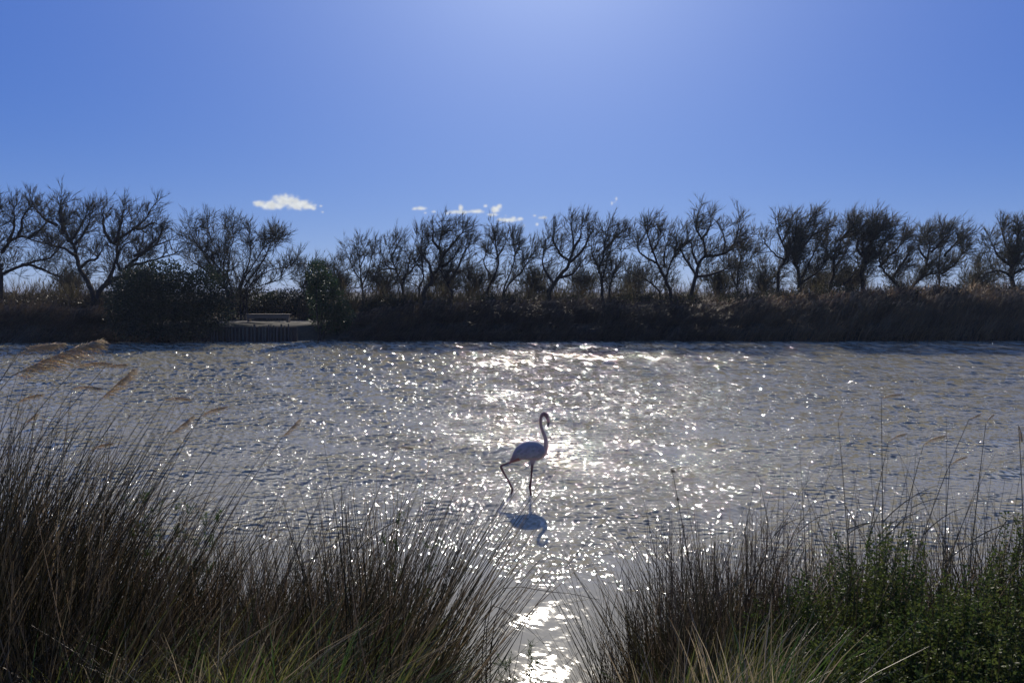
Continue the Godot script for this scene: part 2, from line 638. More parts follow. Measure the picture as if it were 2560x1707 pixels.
func build_trees() -> void:
	bark_mat = paint(0.9, 0.3)
	twig_mat = paint(0.85, 0.3, 0.4)
	var row := "tamarisk trees along the far bank"
	tree("tamarisk_tree", "tall bare tamarisk cut by the left edge, its low limbs reaching right", "tree", 43.9, row, [
		[0, 728, 6, 680, 2, 632, 5, 590, 14, 530, 22, 488], [6, 680, 19, 670, 54, 655, 84, 642, 107, 638, 122, 623, 136, 600], [54, 655, 77, 655, 103, 667, 122, 676, 150, 690],
		[2, 622, 19, 592, 38, 579, 55, 577, 86, 590, 134, 602], [45, 578, 55, 552, 63, 523, 82, 500], [19, 592, 40, 550, 44, 500], [2, 660, -40, 620, -60, 560, -50, 510], [70, 581, 95, 555, 108, 525]], 0.17, 0.84, 0.1, 0.3)
	tree("tamarisk_tree", "bare tamarisk with one slanting trunk, second tree from the left edge", "tree", 43.4, row, [
		[232, 745, 214, 699, 193, 667, 184, 638, 176, 609, 166, 590, 153, 571, 147, 552, 142, 531, 138, 492], [168, 590, 184, 573, 191, 552, 199, 525, 220, 500], [142, 546, 122, 535, 103, 512, 92, 484],
		[155, 570, 157, 545, 153, 517, 161, 480], [184, 600, 205, 575, 222, 545, 228, 520], [201, 663, 222, 644, 241, 639, 254, 621, 266, 602], [185, 630, 160, 610, 130, 600, 112, 575]], 0.16, 0.84, 0.1, 0.3)
	tree("tamarisk_tree", "tallest bare tamarisk left of the rounded bush, trunk forked in a wide V", "tree", 43.4, row, [
		[241, 750, 252, 714, 289, 689, 307, 678, 312, 652, 330, 632, 351, 612, 373, 597, 405, 585], [262, 706, 274, 674, 280, 630, 278, 594, 274, 557, 280, 500], [278, 597, 303, 575, 329, 553, 351, 528, 371, 484],
		[329, 553, 355, 556, 385, 540, 400, 545], [310, 660, 345, 650, 380, 640, 425, 620], [278, 594, 262, 560, 258, 525, 262, 505], [290, 585, 305, 545, 312, 515], [335, 630, 372, 612, 408, 575], [300, 670, 290, 640, 300, 610, 320, 590]], 0.17, 0.84, 0.1, 0.3)
	tree("tamarisk_bush", "big rounded tamarisk bush of many upright stems below the cloud", "tree", 45.4, row, [
		[570, 735, 545, 699, 523, 657, 506, 623, 490, 606, 456, 588], [573, 735, 548, 699, 546, 640, 522, 586, 512, 538], [580, 735, 573, 690, 581, 633, 596, 583, 593, 550], [600, 735, 610, 700, 639, 657, 659, 624, 680, 600, 718, 580],
		[610, 735, 640, 690, 670, 668, 705, 660, 730, 640], [545, 690, 510, 670, 478, 650, 460, 635], [560, 720, 555, 650, 565, 600, 553, 552], [595, 720, 620, 650, 625, 600, 618, 560], [610, 715, 650, 640, 668, 585, 672, 568], [575, 700, 530, 640, 490, 590, 478, 550], [620, 730, 690, 700, 730, 680]], 0.09, 0.84, 0.05, 0.6)
	tree("tamarisk_tree", "slight twiggy tamarisk right of the dark green shrub", "tree", 46.4, row, [
		[906, 734, 900, 689, 895, 641, 886, 607], [905, 710, 925, 652, 930, 612], [902, 700, 880, 660, 868, 625], [898, 665, 910, 630, 905, 605], [908, 720, 935, 690, 950, 650]], 0.07, 0.70, 0.25, 0.6)
	tree("tamarisk_tree", "low tamarisk with an arched left limb, between two slight ones", "tree", 45.9, row, [
		[1007, 734, 1003, 704, 988, 667, 977, 630, 969, 598], [1005, 715, 1018, 670, 1022, 640, 1010, 612], [990, 670, 965, 655, 958, 630], [1000, 700, 1030, 665, 1037, 630], [978, 632, 990, 610, 998, 595]], 0.10, 0.75, 0.3, 0.5)
	tree("tamarisk_tree", "thin crooked tamarisk with a bare hooked top beside the arch trunk", "tree", 45.0, row, [
		[1049, 736, 1049, 713, 1057, 693, 1054, 658, 1052, 636, 1043, 609, 1034, 593, 1040, 578], [1047, 727, 1037, 708, 1020, 702, 1008, 695], [1053, 640, 1064, 610, 1072, 590], [1055, 670, 1040, 650, 1030, 630]], 0.075, 0.48, 0.2, 0.3)
	tree("tamarisk_tree", "wind-bent tamarisk whose two trunks form an arch with sky between", "tree", 44.8, row, [
		[1060, 733, 1066, 716, 1078, 701, 1080, 681, 1092, 667, 1101, 650, 1098, 627, 1095, 589, 1100, 560, 1107, 542], [1131, 735, 1128, 725, 1116, 701, 1106, 679, 1098, 664, 1099, 645], [1112, 690, 1122, 673, 1145, 673, 1165, 665, 1184, 659], [1100, 640, 1127, 606, 1147, 581, 1161, 562],
		[1120, 705, 1147, 658, 1161, 618, 1178, 595], [1079, 680, 1073, 652, 1061, 636, 1052, 606, 1055, 580], [1097, 610, 1082, 585, 1085, 560], [1100, 580, 1120, 560, 1130, 560], [1105, 660, 1130, 640, 1145, 610]], 0.15, 0.84, 0.45, 0.5)
	tree("tamarisk_tree", "three-stemmed tamarisk under the small clouds", "tree", 45.6, row, [
		[1217, 732, 1235, 689, 1246, 645, 1239, 607, 1236, 568], [1258, 730, 1280, 667, 1288, 615, 1280, 583], [1262, 728, 1303, 675, 1321, 641, 1335, 618], [1240, 640, 1258, 610, 1265, 585], [1230, 690, 1210, 650, 1215, 615]], 0.10, 0.84, 0.4, 0.6)
	tree("tamarisk_tree", "strongly leaning tamarisk with a thick trunk and a split crown", "tree", 44.4, row, [
		[1372, 735, 1376, 722, 1392, 697, 1415, 667, 1426, 645, 1407, 630, 1396, 611, 1385, 585, 1390, 553], [1424, 648, 1434, 603, 1432, 570, 1430, 542], [1424, 648, 1456, 615, 1470, 585, 1478, 560], [1383, 704, 1359, 660, 1362, 611], [1434, 610, 1450, 580, 1452, 555], [1400, 690, 1430, 680, 1455, 650]], 0.16, 0.79, 0.45, 0.5)
	tree("tamarisk_tree", "tamarisk with twin upright stems and a rounded crown by the leaning one", "tree", 45.0, row, [
		[1505, 735, 1505, 697, 1497, 667, 1505, 637, 1512, 592, 1520, 558], [1523, 735, 1531, 689, 1549, 652, 1555, 603, 1562, 580], [1500, 665, 1482, 630, 1478, 590], [1508, 620, 1530, 590, 1540, 565], [1508, 690, 1520, 640, 1532, 600]], 0.12, 0.88, 0.4, 0.5)
	tree("tamarisk_tree", "tamarisk with a long low limb arching left over the reeds", "tree", 45.0, row, [
		[1677, 735, 1662, 697, 1643, 660, 1628, 622, 1613, 577, 1616, 553], [1650, 735, 1624, 701, 1598, 686, 1568, 675], [1664, 690, 1680, 637, 1692, 585], [1630, 620, 1648, 590, 1655, 565], [1640, 650, 1600, 625, 1590, 600], [1660, 660, 1662, 615, 1672, 580]], 0.13, 0.88, 0.4, 0.6)
	tree("tamarisk_tree", "tall wind-swept tamarisk with crooked open limbs, highest of the middle row", "tree", 44.2, row, [
		[1729, 735, 1740, 687, 1748, 648, 1763, 625, 1756, 587, 1740, 557, 1745, 514], [1763, 633, 1809, 623, 1828, 606, 1840, 568, 1843, 532], [1830, 603, 1855, 590, 1878, 576], [1742, 687, 1786, 679, 1813, 667, 1830, 655], [1738, 680, 1715, 640, 1702, 606, 1712, 570], [1755, 585, 1775, 555, 1782, 530], [1809, 622, 1815, 590, 1810, 560], [1745, 655, 1730, 620, 1725, 590]], 0.15, 0.79, 0.45, 0.45)
	tree("tamarisk_bush", "small dense tamarisk bush below the tall wind-swept tree", "tree", 45.8, row, [
		[1844, 735, 1848, 664, 1867, 625], [1842, 720, 1830, 670, 1822, 635], [1848, 700, 1872, 660, 1888, 625], [1846, 690, 1850, 640, 1845, 610]], 0.07, 0.88, 0.35, 0.6)
	tree("tamarisk_tree", "tamarisk with a sinuous bare trunk, left of the dense right-hand group", "tree", 44.6, row, [
		[1945, 735, 1945, 690, 1946, 672, 1962, 641, 1966, 622, 1951, 587, 1943, 553, 1972, 530], [1960, 640, 1943, 629, 1920, 600, 1910, 588], [1966, 620, 1985, 580, 1990, 550], [1955, 595, 1970, 565, 1980, 545], [1962, 640, 1985, 615, 2000, 590]], 0.12, 0.84, 0.5, 0.5)
	tree("tamarisk_tree", "densely twigged tamarisk with tips blown right, beside the sinuous trunk", "tree", 44.4, row, [
		[2001, 735, 1997, 671, 1985, 645, 2001, 610, 2006, 564, 2034, 526], [2003, 705, 2043, 671, 2060, 640], [2000, 615, 2025, 580, 2050, 560], [1990, 650, 1975, 610, 1985, 575], [2004, 690, 2030, 640, 2045, 600]], 0.14, 1.18, 0.5, 0.5)
	tree("tamarisk_tree", "tamarisk with a low elbow limb on its right, tips streaming right", "tree", 44.8, row, [
		[2073, 735, 2081, 679, 2077, 633, 2092, 587, 2120, 546], [2077, 712, 2112, 706, 2135, 679, 2157, 648], [2080, 640, 2065, 600, 2078, 565], [2092, 590, 2130, 570, 2148, 555], [2081, 670, 2110, 630, 2125, 600]], 0.14, 1.18, 0.5, 0.5)
	tree("tamarisk_tree", "tallest and fullest tamarisk of the right-hand group", "tree", 44.2, row, [
		[2161, 735, 2157, 671, 2165, 641, 2161, 587, 2190, 530], [2257, 735, 2226, 694, 2203, 667, 2192, 625, 2215, 570], [2166, 620, 2190, 580, 2225, 545], [2200, 660, 2235, 620, 2262, 590], [2195, 630, 2180, 590, 2200, 555], [2230, 695, 2255, 650, 2280, 610], [2165, 640, 2145, 610, 2150, 575]], 0.17, 1.23, 0.5, 0.5)
	tree("tamarisk_tree", "spreading tamarisk with a slanting lower limb near the right edge", "tree", 44.6, row, [
		[2272, 735, 2303, 690, 2341, 675, 2370, 655], [2300, 690, 2315, 664, 2326, 606, 2320, 570], [2349, 735, 2360, 633, 2374, 560], [2330, 620, 2350, 590, 2365, 568], [2362, 630, 2395, 595, 2415, 570], [2355, 680, 2400, 650, 2425, 615], [2320, 640, 2300, 610, 2310, 580]], 0.13, 1.13, 0.45, 0.6)
	tree("tamarisk_tree", "dark tamarisk cut by the right edge, with an arched low limb", "tree", 44.2, row, [
		[2538, 735, 2532, 679, 2540, 641, 2523, 590, 2521, 556], [2533, 690, 2502, 671, 2471, 679, 2455, 695], [2538, 650, 2560, 610, 2575, 570], [2530, 660, 2495, 625, 2480, 590], [2545, 620, 2545, 580, 2550, 555], [2535, 680, 2580, 640, 2610, 590]], 0.15, 1.23, 0.3, 0.7)
	# thin scrub behind the row
	var scrubs := [[170, 690, "bare scrub bush seen between the two leftmost trunks"], [330, 700, "bare scrub bush behind the wide V trunk"], [775, 665, "thin pale scrub left of the dark green shrub"], [840, 655, "thin scrub bush right behind the dark green shrub"], [955, 690, "low scrub between the slight tamarisk and its neighbour"], [1105, 712, "sunlit scrub seen through the arch of two trunks"], [1180, 690, "reddish scrub right of the arch trunks"], [1330, 690, "scrub bush left of the leaning tamarisk"], [1455, 700, "bright scrub behind the leaning tamarisk"], [1580, 690, "scrub bush under the long arching limb"], [1790, 695, "pale scrub under the tall wind-swept tamarisk"], [1905, 670, "thin scrub left of the sinuous trunk"], [2035, 690, "scrub behind the densely twigged tamarisk"], [2120, 700, "scrub behind the low elbow limb"], [2440, 660, "scrub bush beside the right edge tamarisk"]]
	for s in scrubs:
		var x: float = s[0]
		var y: float = s[1]
		tree("scrub_bush", s[2], "bush", rng.randf_range(48, 54), "scrub bushes behind the trees", [[x, 738, x - 4, 715, x - 10, y], [x + 3, 738, x + 8, 715, x + 16, y + 3], [x - 3, 738, x - 16, 715, x - 32, y + 9], [x + 5, 735, x + 24, 712, x + 36, y + 8], [x, 735, x + 2, 718, x + 4, y - 8]], 0.035, 0.9, 0.25, 0.8)


# ------------------------------------------------------------------ leafy shrubs on the far bank
func leafy_shrub(called: String, label: String, lobes: Array, far: float, count: int, size: float, col: Color, group := "") -> void:
	var b := Buf.new()
	var w := Buf.new()
	var root := at(lobes[0][0], lobes[0][1], far)
	root.y = maxf(far_ground(root.x, far), 0.0) - 0.05
	var area := 0.0
	for l in lobes:
		area += l[2] * l[3]
	for l in lobes:
		var mid := at(l[0], l[1], far)
		mid.z += rng.randf_range(-0.5, 0.5)
		var rx: float = l[2] * far / FOCAL
		var ry: float = l[3] * far / FOCAL
		var q := smooth(PackedVector3Array([Vector3(rng.randf_range(-.3, .3), 0, rng.randf_range(-.3, .3)), (mid - root) * 0.5 + jitter(0.15), mid - root]), 3)
		w.tube(q, PackedFloat32Array([.05, .045, .04, .034, .028, .02, .012]), 5, bark_col)
		for k in int(count * l[2] * l[3] / area):
			var d := Vector3(rng.randfn(), rng.randfn(), rng.randfn()).normalized()
			var bump := 1.0 + 0.45 * lumps.get_noise_3d(d.x * 2.2 + l[0], d.y * 2.2, d.z * 2.2)
			var r := pow(rng.randf(), 0.28) * bump
			var p := mid + Vector3(d.x * rx, d.y * ry, d.z * rx * 0.8) * r - root
			if p.y + root.y < 0.03:
				continue
			var dir := (d + jitter(0.9) + Vector3.UP * 0.2).normalized()
			var side := dir.cross(jitter(1.0)).normalized()
			b.leaf(p, dir * size * rng.randf_range(0.6, 1.3), side, size * 0.28, shade(col, 0.35))
	var o := thing(called, label, "shrub", root, group)
	part("stem", w.mesh(), bark_mat, o)
	part("foliage", b.mesh(), leaf_mat, o)

var leaf_mat: StandardMaterial3D

func build_shrubs() -> void:
	leaf_mat = paint(0.5, 0.45, 0.6)
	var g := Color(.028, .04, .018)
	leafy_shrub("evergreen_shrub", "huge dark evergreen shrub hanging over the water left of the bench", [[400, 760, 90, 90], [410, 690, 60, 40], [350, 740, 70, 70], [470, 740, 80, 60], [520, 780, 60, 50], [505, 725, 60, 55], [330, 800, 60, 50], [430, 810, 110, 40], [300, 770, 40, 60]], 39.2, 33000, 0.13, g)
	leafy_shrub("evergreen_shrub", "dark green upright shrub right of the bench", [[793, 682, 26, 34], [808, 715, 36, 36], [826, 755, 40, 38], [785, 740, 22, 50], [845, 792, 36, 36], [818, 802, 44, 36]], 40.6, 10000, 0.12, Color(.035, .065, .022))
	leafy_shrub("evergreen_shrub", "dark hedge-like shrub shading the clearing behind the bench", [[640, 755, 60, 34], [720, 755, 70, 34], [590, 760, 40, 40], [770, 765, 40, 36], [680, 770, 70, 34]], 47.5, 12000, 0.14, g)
	var mounds := [[960, 745, 60, "low dark bush below the low tamarisk"], [1090, 752, 70, "low dark bush at the feet of the arch trunks"], [1230, 742, 70, "dark bush below the three-stemmed tamarisk"], [1310, 748, 50, "small dark bush left of the leaning trunk"], [1440, 746, 70, "dark bush right of the leaning trunk"], [1585, 738, 60, "dark bush under the arching limb"], [1700, 742, 60, "dark bush between two middle tamarisks"], [1850, 738, 70, "broad dark bush below the small dense tamarisk"], [1980, 730, 70, "dark bush at the foot of the sinuous trunk"], [2090, 722, 60, "dark bush below the elbow limb"], [2230, 722, 80, "dark bush below the fullest tamarisk"], [2380, 720, 80, "dark bush below the spreading tamarisk"], [2510, 722, 70, "dark bush at the right edge"], [120, 745, 90, "brownish low bush between the two leftmost trunks"], [230, 750, 60, "brownish low bush at the foot of the slanting trunk"], [20, 745, 60, "brownish low bush by the left edge"]]
	for m in mounds:
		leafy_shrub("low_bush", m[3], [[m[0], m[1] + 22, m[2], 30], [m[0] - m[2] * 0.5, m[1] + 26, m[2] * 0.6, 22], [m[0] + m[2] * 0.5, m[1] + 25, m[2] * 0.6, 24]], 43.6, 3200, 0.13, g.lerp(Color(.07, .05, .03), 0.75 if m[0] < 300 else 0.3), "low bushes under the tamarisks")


# ------------------------------------------------------------------ reeds of the far bank
func reed_clump(tall: float, plumes: bool) -> ArrayMesh:
	var b := Buf.new()
	for k in 13:
		var p := Vector3(rng.randf_range(-.32, .32), 0, rng.randf_range(-.3, .3))
		var h := tall * rng.randf_range(0.72, 1.05)
		var lean := rng.randf_range(0.18, 0.5)
		var q := PackedVector3Array()
		for s in 4:
			var t := s / 3.0
			q.append(p + Vector3(lean * h * t * t * 0.9 + 0.08 * t, h * t * (1.0 - 0.06 * t), rng.randf_range(-.02, .02) + p.z * 0.3 * t))
		var col := shade(Color(.21, .165, .11), 0.35)
		b.tube(q, PackedFloat32Array([.009, .008, .007, .004]), 3, col)
		for s in 6:
			var t := rng.randf_range(0.15, 0.92) * 3.0
			var j := mini(int(t), 2)
			var a := q[j].lerp(q[j + 1], t - j)
			var d := Vector3(rng.randf_range(0.1, 1.0), rng.randf_range(0.1, 0.8), rng.randf_range(-.5, .5)).normalized() * rng.randf_range(0.3, 0.6)
			b.blade(PackedVector3Array([a, a + d * 0.5 + Vector3.UP * 0.05, a + d - Vector3.UP * 0.06]), 0.011, d.cross(Vector3.UP + jitter(0.4)).normalized(), shade(Color(.17, .14, .085), 0.4), Color(.2, .16, .1))
		if plumes and rng.randf() < 0.32:
			for s in 7:
				var a := q[3] - (q[3] - q[2]).normalized() * rng.randf_range(0.0, 0.1)
				b.spike(a, a + Vector3(rng.randf_range(.1, .26), rng.randf_range(-.02, .14), rng.randf_range(-.05, .05)), 0.012, Color(.46, .39, .29))
	return b.mesh()

func build_far_reeds() -> void:
	var m := paint(0.55, 0.5, 0.6)
	for kind in 4:
		var where := []
		var tints := []
		var me := reed_clump(1.0, kind == 0 or kind == 3)
		for k in 820:
			var x := rng.randf_range(-34.0, 34.0)
			var e := far_edge(x)
			var zz := e + (pow(rng.randf(), 1.1) * 4.4 - 0.25 if kind == 1 or kind == 2 else rng.randf_range(1.7, 4.3))
			var p := Vector3(x, maxf(far_ground(x, zz), -0.1) - 0.03, -zz)
			var px := px_of(p).x
			if px > 560 and px < 800 and zz > e - 0.1:
				continue
			if px > 470 and px < 860 and rng.randf() < 0.85:
				continue
			if px > 280 and px < 560 and zz > e + 0.3:
				continue
			var top := line([[0, 752], [250, 765], [560, 800], [860, 790], [1000, 748], [1300, 742], [1650, 745], [1800, 742], [2000, 730], [2250, 712], [2560, 705]], px) + rng.randf_range(-6, 22)
			var h := (at(px, top, zz).y - p.y) * rng.randf_range(0.75, 1.0) * lerpf(0.4, 1.0, smoothstep(0.0, 2.8, zz - e))
			where.append(Transform3D(Basis(Vector3.UP, rng.randf_range(-0.5, 0.5)).scaled(Vector3(1.0, h, 1.0)), p))
			var warm := smoothstep(1650, 2000, px) * rng.randf_range(0.3, 1.0)
			tints.append(Color(0.62, 0.57, 0.53).lerp(Color(1.9, 1.5, 1.1), warm) * rng.randf_range(0.8, 1.15))
		many("reeds", me, m, where, tints, "dark wind-blown reed bed along the far bank")
	# bare scrub that fills the gaps under the crowns
	for kind in 3:
		wood = Buf.new()
		twigs = Buf.new()
		wind = Vector3(0.25, 0, 0)
		leafy = 0.6
		for k in 5:
			bough(Vector3(rng.randf_range(-.5, .5), 0.0, rng.randf_range(-.3, .3)), Vector3(rng.randf_range(-.5, .6), 1, rng.randf_range(-.3, .3)).normalized(), rng.randf_range(0.9, 1.5), 0.014, 0.75)
		twigs.v.append_array(wood.v)
		twigs.n.append_array(wood.n)
		twigs.c.append_array(wood.c)
		var from := twigs.v.size() - wood.v.size()
		for k in wood.i:
			twigs.i.append(k + from)
		var spots := []
		var hues := []
		for k in 125:
			var x := rng.randf_range(-36.0, 38.0)
			var zz := rng.randf_range(43.5, 52.0)
			var p := Vector3(x, far_ground(x, zz) - 0.05, -zz)
			var px := px_of(p).x
			if px > 520 and px < 820 and zz < 47.0:
				continue
			var h := rng.randf_range(0.8, 1.55) * (1.0 if px > 800 or px < 300 else 0.7)
			spots.append(Transform3D(Basis(Vector3.UP, rng.randf() * 0.8 - 0.4).scaled(Vector3(1.1, h, 1.0)), p))
			hues.append(Color(1.5, 1.25, 0.95) * rng.randf_range(0.7, 1.3))
		many("undergrowth", twigs.mesh(), twig_mat, spots, hues, "thin bare scrub filling the gaps under the tamarisks")
	# tan dry grass beyond the left trees
	var where := []
	var tints := []
	for k in 500:
		var x := rng.randf_range(-36.0, 34.0)
		var zz := rng.randf_range(46.5, 62.0)
		where.append(Transform3D(Basis(Vector3.UP, rng.randf_range(-0.5, 0.5)).scaled(Vector3(1.1, rng.randf_range(0.9, 1.5), 1.1)), Vector3(x, far_ground(x, zz) - 0.05, -zz)))
		tints.append(Color(1.3, 1.15, 0.9))
	many("reeds", reed_clump(1.0, false), m, where, tints, "dry tan reeds on the land behind the trees")


# ------------------------------------------------------------------ bench and stakes
func build_bench() -> void:
	var m := paint(0.75, 0.45)
	var c := Color(.22, .17, .12)
	var z := 43.0
	var l := at(617, 788, z).x
	var r := at(725, 788, z).x
	var mid := (l + r) * 0.5
	var wide := r - l
	var o := thing("bench", "weathered wooden bench in the clearing right of the huge dark shrub", "bench", Vector3(mid, far_ground(mid, z), -z))
	for k in 3:
		var b := Buf.new()
		b.box(Vector3(0, 0.47, -0.15 + k * 0.15), Vector3(wide, 0.045, 0.14), shade(c, 0.1))
		part("seat_plank", b.mesh(), m, o)
	var f := Buf.new()
	f.box(Vector3(0, 0.33, 0.2), Vector3(wide * 0.97, 0.19, 0.035), c)
	part("front_board", f.mesh(), m, o)
	for s in [-1.0, 1.0]:
		var b := Buf.new()
		b.box(Vector3(s * wide * 0.45, 0.22, 0), Vector3(0.12, 0.45, 0.34), shade(c, 0.1))
		part("leg", b.mesh(), m, o)

func build_stakes() -> void:
	var m := paint(0.85, 0.4)
	var a := at(528, 846, 39.3)
	var o := thing("wooden_revetment", "row of upright wooden stakes holding the bank below the bench", "retaining wall", Vector3(a.x, 0, -39.35))
	var x := 0.0
	while x < 4.4:
		var b := Buf.new()
		var h := rng.randf_range(0.72, 0.98)
		var t := rng.randf_range(-0.03, 0.03)
		var r := rng.randf_range(0.035, 0.06)
		b.tube(PackedVector3Array([Vector3(x, -0.5, 0), Vector3(x + t * 0.5, h * 0.5, rng.randf_range(-.02, .02)), Vector3(x + t, h, 0), Vector3(x + t, h + 0.004, 0)]), PackedFloat32Array([r, r, r * 0.9, 0.002]), 7, shade(Color(.085, .08, .07), 0.3))
		part("stake", b.mesh(), m, o)
		x += r * 2.0 + rng.randf_range(0.03, 0.12)
	var back := Buf.new()
	back.box(Vector3(2.2, 0.15, -0.16), Vector3(4.7, 1.3, 0.06), Color(.06, .05, .04))
	part("backing_board", back.mesh(), m, o)


# ------------------------------------------------------------------ flamingos
func loft(b: Buf, rings: Array, unit: float, sides: int, paint_at: Callable, close := true) -> void:
	# rings: x, y, radius in the picture plane, width over height, sideways offset
	var ctr := PackedVector3Array()
	var rad := PackedVector3Array()
	for q in rings:
		ctr.append(Vector3(q[0], -q[1], q[4] if q.size() > 4 else 0.0) * unit)
		rad.append(Vector3(q[2], q[2] * q[3], 0) * unit)
	ctr = smooth(ctr, 4)
	rad = smooth(rad, 4)
	var first := b.v.size()
	var count := ctr.size()
	for k in count:
		var t := (ctr[mini(k + 1, count - 1)] - ctr[maxi(k - 1, 0)]).normalized()
		var w := Vector3(0, 0, 1)
		w = (w - t * t.dot(w)).normalized()
		var u := w.cross(t).normalized()
		for s in sides:
			var a := TAU * s / sides
			b.v.append(ctr[k] + u * cos(a) * maxf(rad[k].x, 0.0005) + w * sin(a) * maxf(rad[k].y, 0.0005))
			b.n.append((u * cos(a) / maxf(rad[k].x, 0.0005) + w * sin(a) / maxf(rad[k].y, 0.0005)).normalized())
			b.c.append(paint_at.call(b.v[-1], float(k) / (count - 1)))
	for k in count - 1:
		for s in sides:
			var a := first + k * sides + s
			var d := first + k * sides + (s + 1) % sides
			b.i.append_array([a, a + sides, d, d, a + sides, d + sides])

func flamingo(label: String, where: Vector3, unit: float, neck: Array, bill: Array, legs: Array, eye: Array) -> void:
	# picture-plane units; the origin is at the waterline below the body
	var o := thing("flamingo", label, "flamingo", where, "flamingos wading by the near bank")
	var plumage := paint(0.8, 0.25)
	var b := Buf.new()
	var body_col := func(p: Vector3, t: float) -> Color:
		var c := Color(.38, .35, .345)
		return c.lerp(Color(.40, .16, .12), smoothstep(0.26, 0.0, t))
	loft(b, [[-238, -352, 3, 0.6], [-205, -400, 20, 0.7], [-160, -455, 46, 0.75], [-110, -492, 78, 0.8], [-50, -505, 103, 0.8], [15, -502, 112, 0.8], [75, -498, 103, 0.8], [118, -492, 78, 0.8], [143, -487, 48, 0.8], [156, -484, 16, 0.8], [159, -483, 2, 0.8]], unit, 18, body_col)
	var neck_col := func(_p: Vector3, t: float) -> Color:
		return Color(.60, .42, .36).lerp(Color(.24, .14, .14), smoothstep(0.1, 0.75, t))
	loft(b, neck, unit, 12, neck_col)
	var leg_col := func(p: Vector3, t: float) -> Color:
		return Color(.5, .4, .39).lerp(Color(.13, .06, .06), smoothstep(0.05, 0.25, t))
	for l in legs:
		for q in l:
			if q[2] < 12:
				q[2] *= 1.25
		loft(b, l, unit, 8, leg_col)
	part("body", b.mesh(), plumage, o)
	var k := Buf.new()
	var bill_col := func(_p: Vector3, t: float) -> Color:
		return Color(.5, .25, .25).lerp(Color(.02, .018, .018), smoothstep(0.35, 0.5, t))
	loft(k, bill, unit, 10, bill_col)
	part("bill", k.mesh(), paint(0.45, 0.5), o)
	for s in [-1.0, 1.0]:
		var e := MeshInstance3D.new()
		var ball := SphereMesh.new()
		ball.radius = 4.5 * unit
		ball.height = 9.0 * unit
		ball.radial_segments = 12
		ball.rings = 6
		e.mesh = ball
		e.name = "eye"
		e.position = Vector3(eye[0], -eye[1], s * eye[2]) * unit
		var em := StandardMaterial3D.new()
		em.albedo_color = Color(.30, .26, .05)
		em.roughness = 0.2
		e.material_override = em
		o.add_child(e, true)
		# the folded wing: rows of overlapping feathers on the flank
		var wing := Buf.new()
		for row in 7:
			var count := 9 - row / 2
			for f in count:
				var x := -150.0 + row * 6.0 + f * (245.0 / count) + (row % 2) * 10.0
				var y := -450.0 - row * 20.0 + absf(f - count * 0.55) * 2.5
				var dx := (x - 10.0) / 172.0
				var dy := (y + 500.0) / 112.0
				var depth := 90.0 * sqrt(maxf(0.05, 1.0 - dx * dx - dy * dy)) + 3.0 + row * 0.4
				var c := Color(.38, .35, .345).lerp(Color(.62, .34, .30), 0.4 if row < 1 else 0.0)
				var a := Vector3(x + 30, -y, s * depth) * unit
				var dir := Vector3(-66 + row * 2, -20 - row, s * -3.0) * unit
				var nn := Vector3(dx * 0.4, -dy * 0.5, s).normalized()
				var side := dir.cross(nn).normalized()
				wing.feather(a, dir, side, 17.0 * unit, nn, shade(c, 0.2))
		for f in 6:
			var a := Vector3(-120 + f * 6, 440 - f * 4, s * (52 - f)) * unit
			wing.feather(a, Vector3(-95 - f * 5, -62 + f * 5, s * -26) * unit, Vector3(0.3, -0.8, 0).normalized(), 9.0 * unit, Vector3(0.1, 0, s).normalized(), shade(Color(.34, .13, .10), 0.2))
		part("wing", wing.mesh(), plumage, o)

